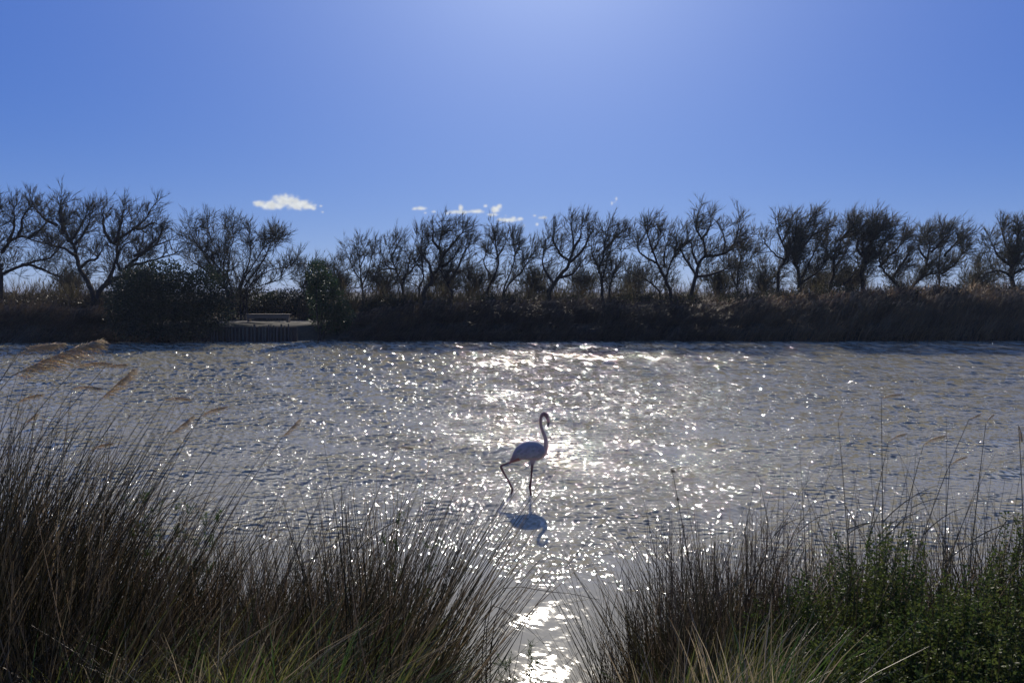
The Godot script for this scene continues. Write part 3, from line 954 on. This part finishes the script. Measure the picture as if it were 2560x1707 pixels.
func build_flamingos() -> void:
	# crop units: one is 1 / 4.357 pixel of the photograph; origin under the body at the waterline
	var d := 9.55
	var unit := d / FOCAL / 4.357
	var w := at(1180 + 640 / 4.357, 1000 + 1100 / 4.357, d)
	w.y = 0.0
	flamingo("pale pink flamingo wading upright in the open water, facing right", w, unit,
		[[60, -460, 70, .8], [112, -468, 52, .8], [148, -500, 33, .85], [163, -560, 25, .9], [163, -625, 22, .9], [148, -680, 19, .9], [126, -730, 17, .9], [112, -780, 15, .9], [106, -830, 14.5, .9], [110, -870, 15.5, .9], [124, -899, 20, .85], [146, -910, 25, .8], [168, -898, 24, .8], [180, -870, 18, .75], [185, -852, 12, .7]],
		[[176, -880, 18, .75], [186, -852, 17, .75], [193, -822, 15.5, .7], [192, -796, 12, .65], [186, -774, 7, .6], [182, -762, 1.5, .6]],
		[[[22, -415, 46, .7, 26], [18, -375, 24, .8, 26], [14, -335, 11, 1, 24], [8, -250, 8, 1, 22], [0, -170, 8, 1, 20], [-8, -122, 11, 1, 20], [-10, -104, 11.5, 1, 20], [-7, -70, 8, 1, 20], [2, 0, 7.5, 1, 20], [8, 160, 7.5, 1, 20]], [[-130, -430, 40, .7, -26], [-180, -390, 24, .8, -28], [-240, -365, 12, 1, -28], [-300, -340, 9, 1, -28], [-325, -326, 11, 1, -28], [-327, -306, 11, 1, -28], [-306, -262, 8.5, 1, -28], [-266, -190, 8, 1, -28], [-230, -125, 8, 1, -28], [-206, -62, 9, 1, -28], [-214, -20, 8, 1, -28], [-240, 30, 8, 1, -28], [-250, 90, 6, 1, -28]]],
		[152, -908, 20])
	d = 6.6
	unit = d / FOCAL / 4.357
	w = at(128, 1478, d)
	w = Vector3(at(128, 1300, d).x, -0.06, -d)
	var k := 0.9
	unit *= 1.1 * 0.85
	flamingo("resting flamingo half hidden behind the left rushes, neck looped down", w, unit,
		[[60, -460, 70, .8], [112, -480, 50, .8], [160, -520, 32, .85], [200, -575, 26, .9], [245, -610, 23, .9], [295, -612, 21, .9], [335, -580, 19, .9], [352, -530, 18, .9], [352, -480, 18, .9], [350, -450, 22, .85], [348, -420, 26, .8], [340, -392, 20, .75], [334, -376, 12, .7]],
		[[342, -402, 18, .75], [330, -376, 17, .75], [312, -352, 15, .7], [290, -340, 11, .65], [268, -338, 6, .6], [256, -340, 1.5, .6]],
		[[[22, -415, 46, .7, 26], [18, -375, 24, .8, 26], [14, -335, 11, 1, 24], [8, -250, 8, 1, 22], [0, -170, 8, 1, 20], [-8, -112, 11, 1, 20], [-7, -70, 8, 1, 20], [2, 0, 7.5, 1, 20], [8, 160, 7.5, 1, 20]], [[-20, -415, 46, .7, -26], [-22, -375, 24, .8, -26], [-24, -335, 11, 1, -26], [-30, -170, 8, 1, -26], [-36, -112, 11, 1, -26], [-30, -70, 8, 1, -26], [-22, 160, 8, 1, -26]]],
		[352, -428, 20])


# ------------------------------------------------------------------ near bank
func stem_curve(p: Vector3, tip: Vector3, sag: Vector3, count: int) -> PackedVector3Array:
	var q := PackedVector3Array()
	for k in count + 1:
		var t := float(k) / count
		q.append(p.lerp(p + (tip - p) * 0.5 + sag, t).lerp((p + (tip - p) * 0.5 + sag).lerp(tip, t), t))
	return q

func radii(a: float, b: float, count: int) -> PackedFloat32Array:
	var r := PackedFloat32Array()
	for k in count + 1:
		r.append(lerpf(a, b, pow(float(k) / count, 1.3)))
	return r

func rush_tuft(stems: int, spread: float, blow: float) -> ArrayMesh:
	var b := Buf.new()
	for k in stems:
		var a := rng.randf() * TAU
		var p := Vector3(cos(a), 0, sin(a)) * spread * sqrt(rng.randf())
		var h := rng.randf_range(0.35, 1.18)
		var tip := p + Vector3(h * clampf(rng.randfn(blow, 0.27), -0.4, 0.55) + p.x * 1.2, h, h * rng.randfn(0, 0.2) + p.z * 1.2)
		var sag := Vector3(-(tip.x - p.x) * rng.randf_range(-0.04, 0.24), h * 0.02, 0) + jitter(0.025)
		var c := Color(.15, .115, .065).lerp(Color(.085, .09, .035), rng.randf())
		if rng.randf() < 0.24:
			c = Color(.40, .32, .2)
		elif rng.randf() < 0.5:
			c = c * 0.4
		c = shade(c, 0.3)
		b.tube(stem_curve(p, tip, sag, 5), radii(rng.randf_range(.0024, .0046), .0007, 5), 3, c, c * 1.1)
	return b.mesh()

func dead_tuft() -> ArrayMesh:                              # the matted litter between the stems: short bent stalks in every direction
	var b := Buf.new()
	for k in 60:
		var p := Vector3(rng.randf_range(-.16, .16), rng.randf_range(0, .15), rng.randf_range(-.16, .16))
		var d := Vector3(rng.randfn(0.25, 0.6), rng.randf_range(0.0, 0.9), rng.randfn(0, 0.6)).normalized()
		var l := rng.randf_range(0.18, 0.5)
		var c := shade(Color(.22, .17, .10), 0.45)
		b.tube(stem_curve(p, p + d * l, Vector3(0, rng.randf_range(-.03, .08), 0), 3), radii(.002, .0008, 3), 3, c)
	return b.mesh()

func grass_tuft(tall: float, col: Color) -> ArrayMesh:
	var b := Buf.new()
	for k in 34:
		var a := rng.randf() * TAU
		var p := Vector3(cos(a), 0, sin(a)) * 0.09 * sqrt(rng.randf())
		var h := tall * rng.randf_range(0.5, 1.1)
		var out := Vector3(rng.randfn(0.28, 0.35), 0, rng.randfn(0, 0.3)) * h
		var q := stem_curve(p, p + out + Vector3.UP * h * rng.randf_range(0.75, 1.0), -out * 0.3 + Vector3.UP * h * 0.12, 5)
		b.blade(q, rng.randf_range(.0018, .0042), Vector3(cos(a * 3), 0, sin(a * 3)), shade(col, 0.35), shade(col * 1.15, 0.3))
	return b.mesh()

func plume_mesh(long: float, droop: float, full: float, seed_: int) -> ArrayMesh:   # a reed plume along +x, hanging to -y, its foot at the origin
	var r := rng
	r.seed = seed_
	var b := Buf.new()
	var spine := stem_curve(Vector3.ZERO, Vector3(long, -droop * long, 0), Vector3(0, droop * long * 0.45, 0), 10)
	b.tube(spine, radii(.0016, .0005, 10), 3, Color(.22, .16, .09))
	for k in int(150 * full):
		var t := pow(r.randf(), 0.8)
		var j := mini(int(t * 10), 9)
		var p := spine[j].lerp(spine[j + 1], t * 10 - j)
		var along := (spine[j + 1] - spine[j]).normalized()
		var l := long * r.randf_range(0.10, 0.26) * (0.35 + 1.1 * sin(PI * clampf(t * 0.85 + 0.12, 0, 1)))
		var d := (along * 1.2 + Vector3(0, r.randf_range(-0.75, 0.25), r.randfn(0, 0.4))).normalized()
		var q := stem_curve(p, p + d * l + Vector3(0, -l * 0.3, 0), Vector3(0, l * 0.12, 0), 3)
		var c := shade(Color(.78, .65, .46), 0.28)
		b.tube(q, radii(.0009, .0004, 3), 3, c)
		for s in 6:
			var u := r.randf_range(0.2, 1.0) * 3.0
			var jj := mini(int(u), 2)
			var a := q[jj].lerp(q[jj + 1], u - jj)
			b.spike(a, a + (d + jitter(0.7) + Vector3(0, -0.3, 0)).normalized() * r.randf_range(0.008, 0.02), 0.0014, shade(Color(.86, .75, .56), 0.22))
	return b.mesh()

var plumes := []
var reed_mat: StandardMaterial3D
var plume_mat: StandardMaterial3D

func reed(label: String, ax: float, ay: float, bx: float, by: float, far: float, lean: float, which: int, category := "reed") -> void:
	var foot_of_plume := at(ax, ay, far)
	var tip := at(bx, by, far)
	var h := foot_of_plume.y
	var base := Vector3(foot_of_plume.x - lean * h, 0, -far + rng.randf_range(-.15, .15))
	base.y = maxf(near_ground(base.x, -base.z), -0.1)
	var o := thing("plumed_reed", label, category, base, "plumed reeds on the near bank")
	var b := Buf.new()
	var q := stem_curve(Vector3.ZERO, foot_of_plume - base, Vector3(-lean * h * 0.16, h * 0.06, 0), 10)
	b.tube(q, radii(.0042, .0017, 10), 5, shade(Color(.18, .14, .085), 0.2), Color(.28, .22, .14))
	part("stalk", b.mesh(), reed_mat, o)
	for k in 2:
		var j := 3 + k * 3
		var lf := Buf.new()
		var d := Vector3(rng.randf_range(0.15, 0.4), rng.randf_range(0.05, 0.3), rng.randf_range(-.1, .1))
		lf.blade(stem_curve(q[j], q[j] + d, Vector3(-0.02, 0.07, 0), 5), .0028, d.cross(Vector3(0.1, 0.3, 1)).normalized(), shade(Color(.13, .11, .06), 0.3), Color(.2, .16, .09))
		part("leaf", lf.mesh(), reed_mat, o)
	var dir := tip - foot_of_plume
	var p := part("plume", plumes[which % plumes.size()], plume_mat, o)
	var fx := dir.normalized()
	var fz := fx.cross(Vector3.UP).normalized()
	var s := dir.length() / 0.28
	p.transform = Transform3D(Basis(fx, fz.cross(fx), fz).scaled_local(Vector3(s, s, s)), foot_of_plume - base)

func build_near_plants() -> void:
	reed_mat = paint(0.42, 0.4, 0.08, Color(.85, .85, .85))
	plume_mat = paint(0.7, 0.3, 0.95)
	var rush_mat := paint(0.38, 0.4, 0.55, Color(1.0, 0.98, 0.94))
	var grass_mat := paint(0.4, 0.5, 0.8)
	var left_top := [[-400, 1000], [0, 1040], [120, 1130], [230, 1240], [320, 1275], [450, 1310], [600, 1320], [750, 1300], [900, 1275], [1050, 1235], [1200, 1225], [1255, 1290], [1300, 1420]]
	var right_top := [[1440, 1680], [1480, 1640], [1560, 1480], [1700, 1340], [1850, 1290], [2000, 1310], [2200, 1290], [2400, 1280], [2560, 1270], [3100, 1260]]
	# rushes: countless thin stems, so one mass on each side
	for side in 2:
		for kind in 4:
			var where := []
			var tints := []
			var me := rush_tuft(22, 0.22, 0.28 if side == 0 else 0.14)
			for k in 250:
				var zz := rng.randf_range(2.9, 5.3)
				var px := rng.randf_range(-350, 1235) if side == 0 else rng.randf_range(1520, 3000)
				if side == 1 and (px > 1850 and zz < 4.3 and rng.randf() < 0.93 or zz < 3.5):
					continue
				var x := (px - 1280.0) / FOCAL * zz
				var y := near_ground(x, zz)
				if y < -0.22:
					continue
				var thin := 1.0
				if side == 0:
					thin = line([[0, 0.9], [250, 0.75], [450, 0.85], [700, 0.9], [900, 1.0], [1200, 1.0]], px)
				if rng.randf() > thin:
					continue
				var top := line(left_top if side == 0 else right_top, px)
				var h := at(px, top, zz).y - y
				h *= rng.randf_range(0.72, 1.04) if side == 0 and px > 850 else rng.randf_range(0.55, 0.92)
				if zz < 3.4 and rng.randf() < 0.6:
					continue
				if h < 0.12:
					continue
				h = minf(h, 1.8)
				if side == 0 and px + 0.5 * h / zz * FOCAL > 1285 + rng.randf_range(-30, 25):
					continue
				if side == 1 and px - 0.3 * h / zz * FOCAL < 1475:
					continue
				var flip := 1.0 if side == 0 or px < 1750 or rng.randf() < 0.72 else -1.0
				where.append(Transform3D(Basis(Vector3.UP, rng.randf_range(-0.7, 0.7)).scaled(Vector3(h * flip, h, h)), Vector3(x, y - 0.03, -zz)))
				tints.append(Color(1, 1, 1) * rng.randf_range(0.75, 1.2))
			many("rushes", me, rush_mat, where, tints, "dark thin rushes massed on the %s near bank" % ["left", "right"][side])
		var lit := []
		var lt := []
		for k in 330:
			var zz := rng.randf_range(2.7, 5.1)
			var px := rng.randf_range(-150, 1165) if side == 0 else rng.randf_range(1610, 3000)
			var x := (px - 1280.0) / FOCAL * zz
			var y := near_ground(x, zz)
			if y < -0.1 or side == 1 and px > 1880 and zz < 4.2:
				continue
			lit.append(Transform3D(Basis(Vector3.UP, rng.randf_range(-2.4, 2.4)).scaled(Vector3.ONE * rng.randf_range(0.8, 1.4)), Vector3(x, y - 0.02, -zz)))
			lt.append(Color(1, 1, 1) * rng.randf_range(0.7, 1.2))
		many("dead_stalks", dead_tuft(), rush_mat, lit, lt, "matted dead stalks under the %s rushes" % ["left", "right"][side])
		for kind in 3:
			var gw := []
			var gt := []
			var gm := grass_tuft(0.6, Color(.07, .125, .018) if kind == 0 else (Color(.115, .12, .03) if kind == 1 else Color(.30, .25, .15)))
			for k in (170 if side == 0 else 90):
				var zz := rng.randf_range(2.5, 4.3)
				var px := rng.randfn(620, 260) if side == 0 and k % 3 else (rng.randf_range(-100, 1150) if side == 0 else rng.randf_range(1600, 2020))
				if side == 0 and px > 1080:
					continue
				if rng.randf() > 0.45 + 1.6 * lumps.get_noise_2d(px * 0.006 + kind * 30.0, zz * 2.0):
					continue
				var x := (px - 1280.0) / FOCAL * zz
				var y := near_ground(x, zz)
				gw.append(Transform3D(Basis(Vector3.UP, rng.randf_range(-0.6, 0.6)).scaled(Vector3.ONE * rng.randf_range(0.7, 1.25)), Vector3(x, y - 0.02, -zz)))
				gt.append(Color(1, 1, 1) * rng.randf_range(0.8, 1.2))
			many("green_grass", gm, grass_mat, gw, gt, "green grass blades low on the %s near bank" % ["left", "right"][side])

	# single bare stalks that stand out against the water
	var bare := []
	for k in 58:
		var px := rng.randf_range(-60, 420) if k < 32 else rng.randf_range(380, 1200)
		bare.append([px, line([[-60, 900], [150, 960], [300, 1030], [450, 1110], [700, 1150], [900, 1180], [1100, 1150], [1230, 1120]], px) + rng.randf_range(-20, 190), rng.randf_range(3.9, 5.2), rng.randf_range(0.25, 0.75), 0])
	for k in 52:
		var px := rng.randf_range(1700, 2580)
		bare.append([px, line([[1680, 1240], [1900, 1150], [2100, 1060], [2300, 1060], [2500, 1050], [2600, 1040]], px) + rng.randf_range(-15, 210), rng.randf_range(3.8, 5.2), rng.randfn(0.06, 0.26), 1])
	var alike := {}
	bare.sort_custom(func(a, b): return a[0] < b[0])
	for q in bare:
		var tip := at(q[0], q[1], q[2])
		var base := Vector3(tip.x - q[3] * tip.y * 0.8, 0, -q[2] + rng.randf_range(-.2, .2))
		base.y = maxf(near_ground(base.x, -base.z), -0.15)
		var leafed := rng.randf() < 0.55
		var pale := rng.randf() < 0.3
		var stout := rng.randf() < 0.4
		var where := ""
		for w in [[120, "at the left edge"], [300, "among the left plumes"], [520, "beside the feathery seedlings"], [820, "over the sparse left rushes"], [1060, "left of the flamingo"], [1300, "below the flamingo"], [1850, "beside the thistle"], [2050, "left of the tall shrub"], [2250, "behind the tall shrub"], [2430, "right of the tall shrub"], [9999, "at the right edge"]]:
			if q[0] < w[0]:
				where = w[1]
				break
		var way := "leaning far right" if q[3] > 0.5 else ("leaning right" if q[3] > 0.18 else ("standing upright" if q[3] > -0.12 else "leaning left"))
		var o := thing("reed_stalk", "%s%s stalk %s %s, %s" % ["stout " if stout else "slender ", "pale" if pale else "dark", way, where, "one leaf" if leafed else "leafless"], "reed", base, ["bare reed stalks on the left bank", "bare reed stalks on the right bank"][q[4]])
		var said: String = o.get_meta("label")
		if not alike.has(said):
			alike[said] = []
		alike[said].append(o)
		var b := Buf.new()
		var h: float = tip.y - base.y
		var cv := stem_curve(Vector3.ZERO, tip - base, Vector3(-q[3] * h * 0.12, h * 0.04, 0) + jitter(0.02), 8)
		b.tube(cv, radii(rng.randf_range(.0042, .0055) if stout else rng.randf_range(.0028, .0036), .0009, 8), 4, shade(Color(.34, .27, .17) if pale else Color(.12, .10, .06), 0.25))
		part("stalk", b.mesh(), reed_mat, o)
		if leafed:
			var lf := Buf.new()
			var j := rng.randi_range(3, 6)
			var d := Vector3(rng.randf_range(0.1, 0.35), rng.randf_range(-0.05, 0.3), rng.randf_range(-.1, .1))
			lf.blade(stem_curve(cv[j], cv[j] + d, Vector3(-0.02, 0.06, 0), 4), .0024, d.cross(Vector3(0.1, 0.3, 1)).normalized(), shade(Color(.16, .13, .07), 0.3), Color(.3, .25, .15))
			part("leaf", lf.mesh(), reed_mat, o)

	for k in 4:
		plumes.append(plume_mesh(0.28, [0.25, 0.1, 0.0, 0.4][k], [1.4, 1.3, 1.1, 1.1][k], 70 + k))
	rng.seed = 81
	reed("golden plumed reed bowed over at the top left, highest plume of all", 38, 888, 122, 838, 4.3, 0.45, 0)
	reed("plumed reed just under the bowed highest one, plume nearly level", 58, 868, 152, 848, 4.35, 0.5, 1)
	reed("long golden reed plume sweeping up to the right below the two highest", 28, 940, 226, 832, 3.9, 0.55, 1)
	reed("short dense reed plume right of the long sweeping one", 190, 918, 258, 880, 4.3, 0.6, 3)
	reed("small pinkish reed plume lying nearly flat against the water", 262, 916, 312, 905, 4.6, 0.65, 1)
	reed("narrow dark reed plume pointing steeply right over the rippled water", 250, 998, 330, 925, 4.4, 0.6, 2)
	reed("fluffy reed plume left of the narrow dark one", 178, 972, 238, 946, 4.4, 0.5, 3)
	reed("tan reed plume behind upright stalks near the left edge", 40, 1008, 86, 966, 4.2, 0.35, 3)
	reed("faint reed plume low between stalks near the left edge", 58, 1058, 90, 1035, 4.5, 0.4, 2)
	reed("round tan reed plume at mid height among left stalks", 222, 1128, 264, 1090, 4.2, 0.4, 3)
	reed("slim reed plume in the middle of the left stalks", 425, 1086, 478, 1042, 4.5, 0.5, 2)
	reed("bright reed plume on a tall upright stalk left of centre", 500, 1042, 545, 998, 4.6, 0.45, 3)
	reed("wispy reed plume farthest right among the left bank plumes", 705, 1092, 746, 1050, 4.6, 0.55, 2)
	reed("small pale reed plume above the slim one", 410, 1000, 462, 976, 4.8, 0.55, 3)
	reed("dark hooked seed head nodding before the sparkling water", 990, 1118, 1028, 1110, 4.6, 0.3, 0)
	reed("tallest plumed reed of the right bank, plume curling right", 2204, 998, 2242, 970, 4.5, -0.02, 3)
	reed("small upright plumed reed left of the tallest right one", 2096, 1050, 2106, 1028, 4.6, -0.08, 2)
	reed("plumed reed just below the tallest on the right bank", 2222, 1104, 2252, 1072, 4.5, 0.1, 3)
	reed("bushy yellowish plumed reed in the middle of the right bank", 2310, 1112, 2348, 1074, 4.4, 0.15, 3)
	reed("pale plumed reed left of the brown seed head at the right", 2424, 1048, 2452, 1034, 4.5, 0.3, 2)
	reed("stalk with a compact brown seed head near the right edge", 2466, 1058, 2478, 1034, 4.3, 0.05, 0)
	reed("drooping plumed reed below the bushy yellowish one", 2376, 1164, 2402, 1132, 4.3, 0.05, 3)
	reed("dark plumed reed cut by the right edge", 2548, 1064, 2566, 1096, 4.2, -0.1, 0)

	for said in alike:
		if alike[said].size() > 1:
			for k in alike[said].size():
				alike[said][k].set_meta("label", said + " " + ["first", "second", "third", "fourth", "fifth", "sixth", "seventh", "eighth", "ninth"][mini(k, 8)] + " from left")
	# long loose stalks that hang out over the gap of open water
	var loose := [[1235, 1560, 1365, 1385, 4.2, "dark stalk curving out over the gap from the left rushes"], [1230, 1600, 1470, 1498, 4.1, "pale-topped stalk slanting low over the gap"], [1215, 1540, 1360, 1610, 4.0, "thin stalk drooping into the gap"], [1505, 1660, 1560, 1400, 4.3, "slim stalk rising at the left end of the right bank"], [1230, 1500, 1500, 1500, 4.3, "thin stalk lying level across the gap"]]
	for l in loose:
		var a := at(l[0], l[1], l[4])
		a.y = maxf(near_ground(a.x, l[4]), -0.05)
		var p := at(l[0], l[1], l[4])
		var t := at(l[2], l[3], l[4] + 0.25)
		var o := thing("loose_stalk", l[5], "stalk", a)
		var b := Buf.new()
		var cv := smooth(PackedVector3Array([Vector3(-0.03, 0, 0), p - a, (p - a).lerp(t - a, 0.55) + Vector3(0.01, 0.05, 0), t - a]), 4)
		b.tube(cv, radii(.0035, .0012, cv.size() - 1), 4, Color(.08, .065, .04))
		part("stalk", b.mesh(), reed_mat, o)

	# the thistle-like dark head on the right
	var h0 := at(1800, 1460, 4.2)
	h0.y = near_ground(h0.x, 4.2)
	var th := thing("thistle", "dark seed-headed thistle stalk leaning left over the sparkling water", "thistle", h0)
	var b := Buf.new()
	var top := at(1682, 1180, 4.4) - h0
	var cv := stem_curve(Vector3.ZERO, top, Vector3(0.03, -0.05, 0), 10)
	b.tube(cv, radii(.005, .002, 10), 5, Color(.07, .055, .035))
	part("stalk", b.mesh(), reed_mat, th)
	for s in 4:
		var hd := Buf.new()
		var c := cv[10 - s] if s else top
		for k in 46:
			hd.spike(c, c + (jitter(1.0) + Vector3.UP * 0.6).normalized() * rng.randf_range(0.012, 0.03) * (1.25 if s == 0 else 0.8), 0.003, shade(Color(.11, .085, .04), 0.3))
		part("seed_head", hd.mesh(), reed_mat, th)

	# leafy shrubs of the right bank and seedlings of the left
	shrub("bushy green shrub with upright leafy shoots at the right, tallest of the mound", 2190, 1330, 3.9, 0.62, 0.55, 230)
	shrub("dense green shrub filling the right corner", 2480, 1400, 3.4, 0.6, 0.5, 220)
	shrub("lower green shrub left of the tallest one on the mound", 2010, 1450, 3.7, 0.5, 0.42, 170)
	shrub("dark low shrub at the bottom of the right bank", 2250, 1560, 3.0, 0.6, 0.38, 170)
	shrub("green shrub low in front of the tallest one, its shoots leaning right", 2360, 1500, 3.2, 0.5, 0.4, 170)
	shrub("small green shrub at the bottom between grass and corner", 2080, 1600, 3.05, 0.4, 0.35, 120)
	shrub("dark green shrub in the very bottom right corner", 2540, 1590, 2.9, 0.5, 0.4, 150)
	shrub("leafy shrub against the right edge behind the corner one", 2570, 1270, 4.3, 0.4, 0.55, 110)
	twiggy("dry brown bush of fine upright twigs left of the thistle foot", 1690, 1330, 4.3, 0.28, 46)
	twiggy("dense dark twiggy bush between the thistle and the green shrubs", 1880, 1300, 4.2, 0.34, 60)
	twiggy("low dry twiggy bush at the left end of the right bank", 1600, 1500, 4.2, 0.24, 34)
	seedling("feathery green seedling standing out of the left rushes", 405, 1310, 4.4, 0.16, 5)
	seedling("small dark green seedling beside the taller feathery one", 350, 1235, 4.5, 0.12, 3)
	seedling("green seedling with a sideways sprig right of the feathery one", 470, 1310, 4.4, 0.16, 4)
	seedling("yellow-green seedling low beside the gap of open water", 1290, 1660, 3.6, 0.10, 4)
	seedling("slender green seedling above the dense rushes left of the flamingo", 1020, 1320, 4.3, 0.14, 3)

func shrub(label: String, px: float, py: float, far: float, wide: float, tall: float, shoots: int) -> void:
	var top := at(px, py, far)
	var g := near_ground(top.x, far)
	tall = maxf(tall, top.y - g + 0.05)
	var o := thing("green_shrub", label, "shrub", Vector3(top.x, g - 0.03, -far), "green shrubs on the right bank")
	var b := Buf.new()
	var w := Buf.new()
	for k in shoots:
		var a := rng.randf() * TAU
		var d := sqrt(rng.randf())
		var p := Vector3(cos(a) * wide * d * 0.3, 0, sin(a) * wide * d * 0.25)
		var h := tall * (1.0 - 0.42 * d * d) * rng.randf_range(0.62, 1.03)
		var tip := Vector3(cos(a) * wide * d + 0.06, h, sin(a) * wide * d * 0.75)
		var cv := stem_curve(p, tip, Vector3(cos(a) * 0.08 * d, -0.02, sin(a) * 0.08 * d) + jitter(0.03), 6)
		w.tube(cv, radii(.004, .0012, 6), 3, Color(.08, .07, .04))
		var tone := Color(.045, .075, .022).lerp(Color(.11, .125, .03), rng.randf() * 0.8)
		var count := int(h * 165)
		for s in count:
			var t := pow(rng.randf_range(0.1, 1.0), 0.6) * 6.0
			var j := mini(int(t), 5)
			var q := cv[j].lerp(cv[j + 1], t - j)
			var dir := (Vector3(rng.randfn(), rng.randf_range(0.1, 1.3), rng.randfn())).normalized()
			b.leaf(q + dir * rng.randf_range(0.0, 0.02), dir * rng.randf_range(0.012, 0.024), dir.cross(jitter(1.0)).normalized(), 0.0056, shade(tone, 0.35))
	part("stem", w.mesh(), reed_mat, o)
	part("foliage", b.mesh(), grass_leaf(), o)

func twiggy(label: String, px: float, py: float, far: float, wide: float, stems: int) -> void:
	var top := at(px, py, far)
	var g := maxf(near_ground(top.x, far), -0.05)
	var tall := top.y - g
	var o := thing("dry_bush", label, "bush", Vector3(top.x, g, -far), "dry bushes on the right bank")
	var w := Buf.new()
	var t2 := Buf.new()
	for k in stems:
		var tip := Vector3(rng.randfn(0.05, 0.5) * wide, tall * rng.randf_range(0.6, 1.05), rng.randfn(0, 0.3) * wide)
		var cv := stem_curve(Vector3(tip.x * 0.25, 0, tip.z * 0.25), tip, Vector3(tip.x * 0.15, 0, 0) + jitter(0.03), 6)
		var c := shade(Color(.12, .085, .06), 0.3)
		w.tube(cv, radii(.0036, .0012, 6), 3, c)
		for s in 9:
			var t := rng.randf_range(0.3, 0.98) * 6.0
			var j := mini(int(t), 5)
			var p := cv[j].lerp(cv[j + 1], t - j)
			var d := ((cv[j + 1] - cv[j]).normalized() + jitter(0.6)).normalized() * rng.randf_range(0.08, 0.2)
			t2.tube(PackedVector3Array([p, p + d * 0.5 + jitter(0.008), p + d + Vector3(0.01, 0.015, 0)]), PackedFloat32Array([.0014, .001, .0004]), 3, c)
			t2.spike(p + d * 0.5, p + d * 0.5 + (d.normalized() + jitter(0.6)).normalized() * 0.06, 0.0009, c)
	part("stem", w.mesh(), reed_mat, o)
	part("twigs", t2.mesh(), reed_mat, o)

var glm: StandardMaterial3D
func grass_leaf() -> StandardMaterial3D:
	if glm == null:
		glm = paint(0.45, 0.25, 0.9)
	return glm

func seedling(label: String, px: float, py: float, far: float, wide: float, stems: int) -> void:
	var top := at(px, py, far)
	var g := maxf(near_ground(top.x, far), -0.05)
	var o := thing("seedling", label, "plant", Vector3(top.x, g, -far), "green seedlings among the rushes")
	var b := Buf.new()
	var w := Buf.new()
	for k in stems:
		var tip := Vector3(rng.randf_range(-wide, wide * 1.4), top.y - g + rng.randf_range(-.12, .06), rng.randf_range(-.08, .08))
		var cv := stem_curve(Vector3(rng.randf_range(-.03, .03), 0, 0), tip, Vector3(-tip.x * 0.3, 0, 0), 8)
		w.tube(cv, radii(.003, .001, 8), 3, Color(.08, .07, .04))
		for f in 7:
			var root := cv[8 - f / 2]
			var fan := ((cv[8] - cv[6]).normalized() * 0.9 + jitter(0.8) + Vector3.UP * 0.3).normalized() * rng.randf_range(0.05, 0.11)
			w.tube(PackedVector3Array([root, root + fan]), PackedFloat32Array([.0012, .0006]), 3, Color(.08, .09, .04))
			for s in 26:
				var q := root + fan * rng.randf_range(0.1, 1.0)
				var dir := (fan.normalized() * 0.9 + jitter(0.75)).normalized()
				b.leaf(q, dir * rng.randf_range(0.018, 0.035), dir.cross(jitter(1.0)).normalized(), 0.0018, shade(Color(.055, .095, .025), 0.3))
	part("stem", w.mesh(), reed_mat, o)
	part("foliage", b.mesh(), grass_leaf(), o)
